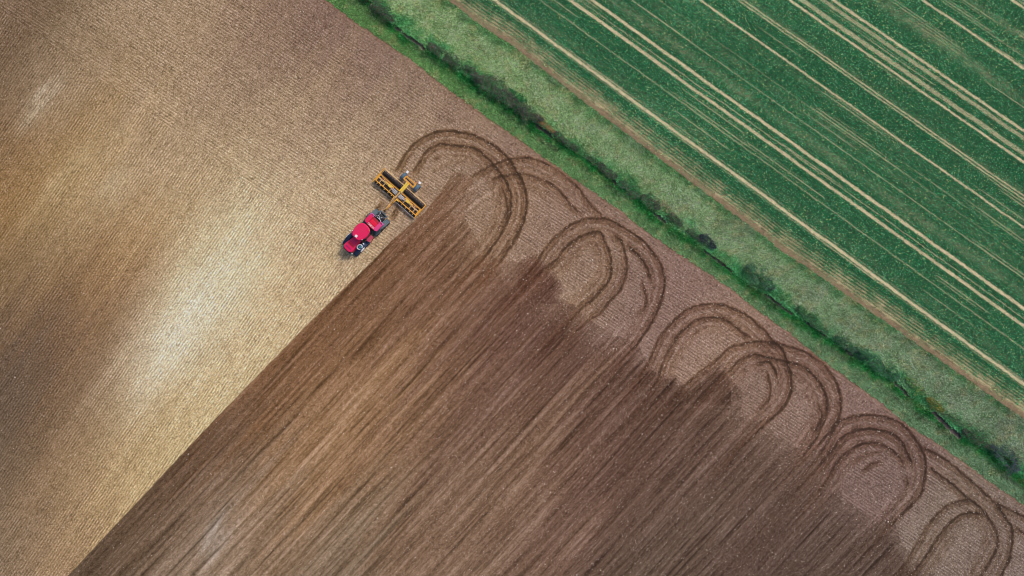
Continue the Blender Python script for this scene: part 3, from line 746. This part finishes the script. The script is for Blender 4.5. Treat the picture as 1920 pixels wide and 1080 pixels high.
class MB:
    def __init__(s): s.bm = bmesh.new()
    def box(s, x0, x1, y0, y1, z0, z1, bev=.0, rot=None):
        r = bmesh.ops.create_cube(s.bm, size=1.0)
        for v in r['verts']:
            v.co = Vector(((x0 + x1) / 2 + v.co.x * (x1 - x0), (y0 + y1) / 2 + v.co.y * (y1 - y0), (z0 + z1) / 2 + v.co.z * (z1 - z0)))
        if rot:
            c = Vector(((x0 + x1) / 2, (y0 + y1) / 2, (z0 + z1) / 2))
            bmesh.ops.rotate(s.bm, verts=r['verts'], cent=c, matrix=Matrix.Rotation(rot, 3, 'Z'))
        if bev > 0:
            es = list({e for v in r['verts'] for e in v.link_edges})
            bmesh.ops.bevel(s.bm, geom=es, offset=bev, segments=2, affect='EDGES', profile=.6)
        return s
    def prism(s, pts, z0, z1, bev=.0, top_scale=1.0):
        cx = sum(p[0] for p in pts) / len(pts); cy = sum(p[1] for p in pts) / len(pts)
        a = [s.bm.verts.new((p[0], p[1], z0)) for p in pts]
        b = [s.bm.verts.new((cx + (p[0] - cx) * top_scale, cy + (p[1] - cy) * top_scale, z1)) for p in pts]
        n = len(pts)
        fs = [s.bm.faces.new(a[::-1]), s.bm.faces.new(b)]
        for i in range(n): fs.append(s.bm.faces.new((a[i], a[(i + 1) % n], b[(i + 1) % n], b[i])))
        bmesh.ops.recalc_face_normals(s.bm, faces=fs)
        if bev > 0:
            es = [e for e in fs[1].edges]
            bmesh.ops.bevel(s.bm, geom=es, offset=bev, segments=3, affect='EDGES', profile=.5)
        return s
    def side(s, pts, y0, y1):            # outline in x-z, extruded along y
        a = [s.bm.verts.new((p[0], y0, p[1])) for p in pts]; b = [s.bm.verts.new((p[0], y1, p[1])) for p in pts]
        n = len(pts)
        fs = [s.bm.faces.new(a), s.bm.faces.new(b[::-1])]
        for i in range(n): fs.append(s.bm.faces.new((a[(i + 1) % n], a[i], b[i], b[(i + 1) % n])))
        bmesh.ops.recalc_face_normals(s.bm, faces=fs)
        return s
    def tube(s, pts, r, seg=8):
        for p, q_ in zip(pts[:-1], pts[1:]):
            p, q_ = Vector(p), Vector(q_); d = q_ - p
            R = bmesh.ops.create_cone(s.bm, cap_ends=True, segments=seg, radius1=r, radius2=r, depth=d.length)
            m = Matrix.Translation((p + q_) / 2) @ d.to_track_quat('Z', 'Y').to_matrix().to_4x4()
            bmesh.ops.transform(s.bm, matrix=m, verts=R['verts'])
        return s
    def cyl_y(s, x, y, z, r, w, seg=28, r2=None):
        R = bmesh.ops.create_cone(s.bm, cap_ends=True, segments=seg, radius1=r, radius2=r if r2 is None else r2, depth=w)
        bmesh.ops.transform(s.bm, matrix=Matrix.Translation((x, y, z)) @ Matrix.Rotation(-math.pi / 2, 4, 'X'), verts=R['verts'])
        return s
    def cyl_z(s, x, y, z0, z1, r, seg=20, r2=None):
        R = bmesh.ops.create_cone(s.bm, cap_ends=True, segments=seg, radius1=r, radius2=r if r2 is None else r2, depth=z1 - z0)
        bmesh.ops.transform(s.bm, matrix=Matrix.Translation((x, y, (z0 + z1) / 2)), verts=R['verts'])
        return s
    def tyre(s, x, y, z, R, w, seg=28, yaw=0.0):
        prof = [(-.5, .62), (-.5, .86), (-.40, .96), (-.2, 1.0), (.2, 1.0), (.40, .96), (.5, .86), (.5, .62)]
        rings = []
        for i in range(seg):
            a = 2 * math.pi * i / seg
            ring = []
            for j, (py, pr) in enumerate(prof):
                rr_ = pr * R * (1.0 if (i % 2 or j in (0, 1, 6, 7)) else .955)
                vx, vy, vz = rr_ * math.cos(a), py * w, rr_ * math.sin(a)
                ring.append(s.bm.verts.new((x + vx * math.cos(yaw) - vy * math.sin(yaw), y + vx * math.sin(yaw) + vy * math.cos(yaw), z + vz)))
            rings.append(ring)
        for i in range(seg):
            A, B = rings[i], rings[(i + 1) % seg]
            for j in range(len(prof)):
                k = (j + 1) % len(prof)
                s.bm.faces.new((A[j], A[k], B[k], B[j]))
        bmesh.ops.recalc_face_normals(s.bm, faces=s.bm.faces[:])
        return s
    def torus(s, c, R, r, M=None, seg=24, ms=8):
        rings = []
        for i in range(seg):
            a = 2 * math.pi * i / seg; ring = []
            for j in range(ms):
                b_ = 2 * math.pi * j / ms
                p = Vector(((R + r * math.cos(b_)) * math.cos(a), (R + r * math.cos(b_)) * math.sin(a), r * math.sin(b_)))
                if M is not None: p = M @ p
                ring.append(s.bm.verts.new(p + Vector(c)))
            rings.append(ring)
        for i in range(seg):
            for j in range(ms):
                s.bm.faces.new((rings[i][j], rings[(i + 1) % seg][j], rings[(i + 1) % seg][(j + 1) % ms], rings[i][(j + 1) % ms]))
        return s
    def build(s, name, mat, parent, smooth=False):
        me = bpy.data.meshes.new(name); s.bm.to_mesh(me); s.bm.free()
        me.materials.append(mat)
        if smooth: me.polygons.foreach_set("use_smooth", np.ones(len(me.polygons), bool))
        o = bpy.data.objects.new(name, me); C.objects.link(o); o.parent = parent
        return o

def empty(name, label, cat, loc, rz):
    o = bpy.data.objects.new(name, None); C.objects.link(o)
    o.location = loc; o.rotation_euler = (0, 0, rz); o["label"] = label; o["category"] = cat
    return o

HEAD = math.atan2(-.75, -.66)          # both machines face down-left
# ---------------- tractor (x forward, y to its left)
tr_ = empty("tractor", "red articulated tractor on four rubber tracks towing the orange cultivator", "tractor", (float(wx(694)), float(wy(430.5)), 0), math.atan2(-.715, -.70))
tr_.scale = (1.05, 1, 1)
def track(x0, x1, y0, y1, hgt, belt_mat, hub_mat, sgn_):
    """triangular rubber track unit > hub, roller; belt follows a rounded triangle"""
    L = x1 - x0; cx = (x0 + x1) / 2
    out = []
    def arc(px, pz, r, a0, a1, n=7):
        for i in range(n):
            a = math.radians(a0 + (a1 - a0) * i / (n - 1)); out.append((px + r * math.cos(a), pz + r * math.sin(a)))
    arc(x1 - .36, .38, .36, -90, 50); arc(cx, hgt - .50, .50, 60, 120); arc(x0 + .36, .38, .36, 130, 270)
    m = MB().side(out, y0, y1)
    # cleats across the belt
    n = len(out)
    for i in range(n):
        (ax, az), (bx, bz) = out[i], out[(i + 1) % n]
        ln = math.hypot(bx - ax, bz - az); k = max(1, int(ln / .22))
        for j in range(k):
            t = (j + .5) / k; px, pz = ax + (bx - ax) * t, az + (bz - az) * t
            nx_, nz_ = (bz - az) / ln, -(bx - ax) / ln
            a = [(px - .04 * (bx - ax) / ln, pz - .04 * (bz - az) / ln), (px + .04 * (bx - ax) / ln, pz + .04 * (bz - az) / ln)]
            pts = [a[0], a[1], (a[1][0] + nx_ * .05, a[1][1] + nz_ * .05), (a[0][0] + nx_ * .05, a[0][1] + nz_ * .05)]
            ym = (y0 + y1) / 2
            m.side(pts, y0 + .02, ym - .03); m.side(pts, ym + .03, y1 - .02)
    b = m.build("track", belt_mat, tr_)
    yo = y1 if sgn_ > 0 else y0
    MB().cyl_y(cx, yo, hgt - .5, .40, .10).torus((cx, yo + .05 * sgn_, hgt - .5), .36, .05, Matrix.Rotation(math.pi / 2, 3, 'X')).build("hub", hub_mat, b, True)
    for px, rad in ((x0 + .38, .27), (x1 - .38, .27), (cx - .3, .17), (cx + .3, .17)): MB().cyl_y(px, yo, rad + .06, rad, .08).build("roller", BLACKM, b, True)
    return b
track(-2.75, .05, .72, 1.46, 1.45, RUBBER, BLACKM, 1)
track(-2.75, .05, -1.46, -.72, 1.45, RUBBER, BLACKM, -1)
fl = track(1.35, 4.05, .86, 1.46, 1.45, NAVY, WHITE, 1)
track(1.35, 4.05, -1.46, -.86, 1.45, NAVY, WHITE, -1)
# white drive ring of the front track seen between bonnet and belt
ringM = Matrix.Rotation(math.radians(-38), 3, 'X')
MB().torus((2.65, 1.02, 1.62), .36, .085, ringM, 26, 8).build("drive_ring", WHITE, tr_, True)
MB().cyl_z(2.65, .98, 1.2, 1.56, .30, 20).build("drive_housing", NAVY, tr_, True)
MB().torus((2.62, 1.03, 1.66), .14, .05, ringM, 18, 6).build("drive_hub", paint("teal_hub", (70, 180, 185), .5), tr_, True)
# frames
MB().box(-2.6, -.3, -.62, .62, .5, 1.15, .05).box(.45, 4.0, -.62, .62, .5, 1.2, .05).box(-.6, .6, -.3, .3, .55, 1.0, .04).build("chassis", BLACKM, tr_)
MB().cyl_z(0.05, 0, .4, 1.35, .26).box(-.2, .25, -.42, .42, 1.0, 1.12, .02).build("articulation_joint", BLACKM, tr_)
# rear module
MB().box(-1.75, -.35, -.72, .72, 1.15, 1.55, .06).build("rear_deck", RED2, tr_)
MB().box(-1.40, -.86, -.58, .58, 1.55, 1.60, .02).build("rear_deck_panel", paint("bright_red", (238, 14, 60), .4, 0, .03), tr_)
for sg in (-1, 1):
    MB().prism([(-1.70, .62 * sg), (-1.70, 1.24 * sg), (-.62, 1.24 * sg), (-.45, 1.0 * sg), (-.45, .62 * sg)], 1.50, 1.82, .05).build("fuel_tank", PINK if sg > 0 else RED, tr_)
    f = MB().box(-2.0, -1.74, .60 * sg if sg > 0 else -1.26, 1.26 if sg > 0 else -.60, 1.50, 1.74, .04).build("rear_lamp_bracket", paint("lilac_red", (214, 90, 176), .5), tr_)
    MB().box(-1.93, -1.82, min(.72 * sg, 1.1 * sg), max(.72 * sg, 1.1 * sg), 1.742, 1.78, .01).build("lens", RED2, f)
MB().box(-.80, -.40, -.60, .60, 1.552, 1.66, .03).build("rear_step_panel", paint("rose_panel", (226, 60, 96), .5), tr_)
# lettering on the panel: CASE IH
cu = bpy.data.curves.new("lettering", 'FONT'); cu.body = "CASE IH"; cu.size = .34; cu.extrude = .008; cu.align_x = 'CENTER'; cu.align_y = 'CENTER'
to = bpy.data.objects.new("tmp", cu); C.objects.link(to)
bpy.context.view_layer.update()
me = bpy.data.meshes.new_from_object(to.evaluated_get(bpy.context.evaluated_depsgraph_get()))
bpy.data.objects.remove(to)
me.materials.clear(); me.materials.append(WHITE)
lo_ = bpy.data.objects.new("lettering", me); C.objects.link(lo_); lo_.parent = tr_
lo_.location = (-.60, 0, 1.672); lo_.rotation_euler = (0, 0, math.pi / 2)
# hitch and hydraulics
MB().box(-3.0, -2.0, -.55, .55, .6, 1.0, .04).box(-3.25, -2.9, -.12, .12, .5, .62, .02).build("hitch_frame", paint("dark_steel", (70, 84, 92), .6, 0, .2), tr_)
hy = MB()
for yy in (-.42, -.15, .2, .45): hy.tube([(-2.0, yy, 1.15), (-2.4, yy * .8, 1.35), (-2.75, yy * .5, 1.05)], .04)
hy.tube([(-2.1, -.5, 1.25), (-2.1, .5, 1.25)], .06).box(-2.5, -2.2, -.45, -.1, 1.0, 1.3, .03).box(-2.55, -2.15, .12, .42, 1.0, 1.22, .03)
hy.build("hydraulics", BLACKM, tr_)
co_m = MB()
for xx, yy in ((-2.05, -.5), (-2.35, -.28), (-2.3, -.02), (-2.45, .3), (-2.15, .1), (-2.8, -.32), (-2.0, .5)): co_m.box(xx - .07, xx + .07, yy - .06, yy + .06, 1.30, 1.42, .01)
co_m.box(-2.12, -2.02, -.3, .35, 1.32, 1.38, .01)
co_m.tube([(-2.05, -.5, 1.33), (-2.35, -.28, 1.33), (-2.8, -.32, 1.33), (-2.35, -.28, 1.33), (-2.3, -.02, 1.33), (-2.45, .3, 1.33), (-2.15, .1, 1.33), (-2.0, .5, 1.33)], .02, 6)
co_m.build("couplings", STEEL, tr_)
MB().box(-3.1, -2.75, -.72, .72, .85, 1.0, .03).build("rear_crossbar", RUBBER, tr_)
# cab
cabp = [(-.15, -.72), (-.15, .72), (.35, .92), (1.35, .92), (1.85, .55), (1.85, -.55), (1.35, -.92), (.35, -.92)]
MB().prism(cabp, 1.15, 3.35, 0, .97).build("cab", GLASS, tr_)
roofp = []
for i in range(28):
    a = 2 * math.pi * i / 28
    c_, s_ = math.cos(a), math.sin(a)
    rx = 1.20; ry = 1.10
    p = 2.9
    rr = (abs(c_) ** p + abs(s_) ** p) ** (-1 / p)
    xx_ = .82 + rx * rr * c_; yy_ = ry * rr * s_ * (1 - .16 * max(0, c_ * rr) - .05 * max(0, -c_ * rr))
    roofp.append((xx_, yy_))
rf = MB().prism(roofp, 3.35, 3.62, .10).build("cab_roof", RED, tr_, False)
MB().box(1.52, 1.86, -.20, .16, 3.62, 3.74, .03, rot=.1).build("receiver", WHITE, rf)
for yy in (-.95, .95):
    MB().box(1.45, 1.55, yy - .05, yy + .05, 3.5, 3.64, .01).build("work_light", WHITE, rf)
MB().cyl_z(-.1, .75, 3.55, 3.72, .06).build("beacon", paint("amber", (240, 150, 60), .3), rf, True)
# bonnet
bp = [(1.80, -.50), (1.80, .50), (2.4, .62), (3.6, .84), (3.95, .80), (4.22, .45), (4.26, 0), (4.22, -.45), (3.95, -.80), (3.6, -.84), (2.4, -.62)]
bn = MB().prism(bp, 1.15, 2.12, .10, .96).build("bonnet", PINK if False else RED, tr_)
MB().box(3.05, 3.30, -.56, .56, 2.121, 2.15, .01).build("air_intake", RED2, bn)
MB().box(3.62, 3.82, -.50, .50, 2.121, 2.145, .01).build("vent", paint("deep_magenta", (168, 6, 92), .5), bn)
rb = MB()
for k in range(4): rb.box(2.2 + k * .18, 2.24 + k * .18, -.36 - .04 * k, .36 + .04 * k, 2.118, 2.135)
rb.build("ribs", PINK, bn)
MB().box(4.2, 4.42, -1.0, 1.0, .7, 1.05, .04).build("front_bumper", paint("grey_bumper", (112, 124, 118), .6), tr_)
MB().box(4.22, 4.30, -.55, .55, 1.1, 1.85, .02).build("grille", BLACKM, tr_)
# fenders, steps, mirrors, exhaust
MB().prism([(1.35, -.72), (1.35, -1.30), (1.95, -1.38), (2.25, -1.0), (2.2, -.62)], 1.62, 1.72, .03).build("mudguard", paint("plum_panel", (172, 66, 128), .5), tr_)
MB().prism([(.35, .95), (.35, 1.42), (1.25, 1.50), (1.35, 1.1), (1.2, .95)], 1.35, 1.50, .03).build("mudguard", paint("rose_step", (196, 60, 96), .5), tr_)
st = MB()
for k in range(4): st.box(.45 + k * .22, .58 + k * .22, 1.42, 1.62, 1.2 - k * .22, 1.25 - k * .22, .01)
st.tube([(.4, 1.55, 1.3), (1.3, 1.55, .45)], .03)
st.build("steps", RED2, tr_)
MB().tube([(1.6, -1.05, 1.6), (1.6, -1.05, 3.1)], .07, 12).build("exhaust", BLACKM, tr_, True)
for sg in (-1, 1):
    a_ = MB().tube([(1.65, .7 * sg, 3.0), (1.85, 1.45 * sg, 3.0)], .025).build("mirror_arm", BLACKM, tr_)
    MB().box(1.78, 1.86, 1.38 * sg - .12, 1.38 * sg + .12, 2.7, 3.1, .02).build("mirror", WHITE, a_)
MB().box(4.0, 4.1, .86, .98, 1.4, 1.75, .02).build("marker_light", WHITE, tr_)
MB().box(2.85, 2.95, -1.5, -1.38, 1.3, 1.62, .02).build("marker_light", WHITE, tr_)

# ---------------- cultivator
im = empty("cultivator", "wide orange folding press cultivator with black rollers hitched behind the tractor", "cultivator", (float(wx(750.6)), float(wy(364.4)), 0), HEAD)
W2 = 4.10
# side plates, rear bar, cross bars
for sg in (-1, 1):
    f_ = MB()
    f_.box(-1.40, 1.28, sg * W2 - .05, sg * W2 + .05, .78, 1.06, .015)
    f_.prism([(-.45, sg * (W2 - .06)), (.95, sg * (W2 - .06)), (.78, sg * (W2 - .26)), (-.28, sg * (W2 - .26))], .94, 1.04, .01)
    f_.build("end_plate", ORANGE, im)
    y0, y1 = (.20, W2 - .06) if sg > 0 else (-W2 + .06, -.20)
    MB().box(-1.42, -1.32, y0, y1 , .84, .98, .015).build("rear_bar", ORANGE2, im)
    MB().box(-.37, -.23, y0, y1, .86, 1.02, .015).build("main_beam", ORANGE, im)
    MB().box(.10, .20, sg * 1.9 if sg > 0 else -W2 + .1, W2 - .1 if sg > 0 else -1.9, .86, .98, .015).build("middle_beam", ORANGE2, im)
    MB().box(.74, .88, y0, y1, .84, 1.0, .015).build("front_beam", ORANGE, im)
    MB().box(-.12, -.04, sg * 2.7 - .7, sg * 2.7 + .7, .88, .96, .01).build("spring_bar", paint("salmon_bar", (222, 120, 84), .5), im)
    for yy in (1.35, 2.55, 3.3): MB().box(.2, .74, sg * yy - .05, sg * yy + .05, .88, .97, .01).build("bracket", ORANGE2, im)
    for yy in (2.0, 3.0): MB().box(-.24, .1, sg * yy - .045, sg * yy + .045, .88, .97, .01).build("bracket", ORANGE2, im)
    for yy in (.7, 1.35, 2.1, 2.9, 3.5): MB().box(.88, 1.12, sg * yy - .045, sg * yy + .045, .82, .92, .01).build("bracket", ORANGE2, im)
    # packer roller: rings on an axle
    r_m = MB().cyl_y(-.86, (y0 + y1) / 2, .34, .14, abs(y1 - y0) - .1, 16)
    k = 0
    yy = y0 + .12
    while yy < y1 - .08:
        r_m.cyl_y(-.86, yy, .34, .36 if k % 2 else .33, .075, 18); yy += .125; k += 1
    r_m.build("packer_roller", BLACKM, im)
    sc_m = MB(); yy = y0 + .3
    while yy < y1 - .3:
        sc_m.box(-1.16, -1.0, yy - .05, yy + .05, .66, .72, .01, rot=random.uniform(-.4, .4)); yy += random.uniform(.22, .42)
    sc_m.tube([(-1.10, y0 + .2, .63), (-1.10, y1 - .2, .63)], .03, 6)
    sc_m.build("scraper", paint("soiled_steel", (164, 140, 132), .5, 0, .4), im)
    # tines under the frame
    t_m = MB()
    for xr in (-.10, .34, .62): t_m.box(xr, xr + .14, y0 + .1, y1 - .1, .44, .54, .01)  # black crossbars, added to stand in for the shade under the frame
    for xr in (-.02, .45):
        yy = y0 + .25
        while yy < y1 - .1:
            t_m.tube([(xr, yy, .86), (xr - .15, yy, .5), (xr + .05, yy, .05)], .03, 6); yy += .38
    t_m.build("tines_and_shade_bars", BLACKM, im)
    # front levelling board / disc gang
    d_m = MB(); yy = y0 + .15
    while yy < y1 - .1:
        d_m.cyl_y(1.05, yy, .30, .29, .03, 16); yy += .2
    d_m.tube([(1.05, y0 + .05, .3), (1.05, y1 - .05, .3)], .05)
    d_m.build("disc_gang", BLACKM, im)
    if sg > 0:
        MB().box(1.28, 1.34, .15, 1.75, .42, .62, .01).box(1.28, 1.34, 1.85, W2 - .05, .42, .62, .01).build("levelling_board", STEEL, im)
    else:
        MB().box(1.28, 1.34, -W2 + .3, -2.75, .42, .58, .01).box(1.28, 1.34, -2.4, -1.4, .42, .58, .01).box(1.28, 1.34, -1.3, -.3, .42, .58, .01).build("levelling_board", paint("muddy_steel", (118, 124, 130), .5, 0, .5), im)
    # folding rams and yellow pivot plates
    p_m = MB()
    p_m.prism([(-.16, sg * 1.15), (.10, sg * 1.15), (.30, sg * 1.5), (.22, sg * 2.0), (.0, sg * 2.1), (-.18, sg * 1.8)], 1.02, 1.12, .02)
    p_m.box(-.05, .12, min(sg * 1.9, sg * 2.7), max(sg * 1.9, sg * 2.7), 1.0, 1.1, .01)
    p_m.build("pivot_plate", YELLOW, im)
    MB().box(-.02, .16, min(sg * 1.1, sg * 1.45), max(sg * 1.1, sg * 1.45), 1.125, 1.2, .02).build("pivot_clevis", paint("burnt_orange", (206, 84, 24), .5), im)
    MB().tube([(.02, sg * .25, 1.2), (.02, sg * 1.15, 1.2)], .06, 10).tube([(.32, sg * .25, 1.2), (.28, sg * 1.3, 1.2)], .05, 10).build("folding_ram", STEEL, im, True)
    MB().tube([(.16, sg * .2, 1.25), (.2, sg * 1.0, 1.27), (.1, sg * 1.6, 1.2)], .022, 6).tube([(.44, sg * .2, 1.18), (.46, sg * .9, 1.2)], .03, 6).build("hose", WHITE, im)
    # transport wheels
    wy_ = 1.32 * sg + .06
    w_ = MB().tyre(-2.35, wy_, .62, .62, .52, 30, math.radians(-6)).build("wheel", BLUERUB, im)
    MB().cyl_y(-2.35, wy_, .62, .36, .40, 20).build("rim", ORANGE, w_)
    a_ = MB().tube([(-2.75, .75 * sg, .95), (-3.0, .95 * sg, .98), (-3.15, 1.25 * sg, 1.0)], .035, 6).build("lamp_arm", paint("salmon_arm", (226, 140, 96), .5), im)
    MB().box(-3.38, -3.02, 1.22 * sg - .17 + .04, 1.22 * sg + .17 + .04, .98, 1.06, .01, rot=.12).build("marker_board", WHITE, a_)
# centre: hinge block, twin-plate beam to the axle, axle frame
MB().box(-.40, .90, -.10, -.03, 1.0, 1.14, .01).box(-.40, .90, .03, .10, 1.0, 1.14, .01).cyl_z(-.02, 0, 1.0, 1.2, .11).build("hinge_block", ORANGE2, im)
MB().box(-2.0, -.28, -.26, -.05, 1.08, 1.22, .02).box(-2.0, -.28, .05, .26, 1.08, 1.22, .02).box(-1.9, -.4, -.05, .05, 1.06, 1.1).build("rear_beam", YELLOW, im)
MB().box(-2.18, -2.0, -1.0, 1.08, .92, 1.08, .02).box(-2.72, -2.56, -.92, 1.0, .90, 1.04, .02).box(-2.58, -2.16, -1.0, -.82, .9, 1.05, .02).box(-2.58, -2.16, .86, 1.06, .9, 1.05, .02).build("axle_frame", ORANGE, im)
MB().tube([(-2.36, -1.25, .62), (-2.36, 1.35, .62)], .06).build("axle", BLACKM, im)
MB().tube([(.85, -.28, .95), (2.1, -.10, .85), (3.35, -.03, .62)], .07, 10).tube([(.85, .28, .95), (2.1, .12, .85), (3.35, .04, .62)], .07, 10).build("drawbar", ORANGE, im, True)
MB().tube([(.6, .05, 1.25), (1.8, .02, 1.05), (3.0, .0, .9)], .04, 8).tube([(.5, -.12, 1.22), (1.9, -.12, 1.02), (3.1, -.05, .85)], .025, 8).build("drawbar_hose", ORANGE2, im)
MB().box(.88, 1.05, .28, .60, .9, 1.02, .02).build("drawbar_gusset", YELLOW, im)
MB().cyl_z(3.42, 0, .52, .74, .12).build("tow_eye", BLACKM, im)
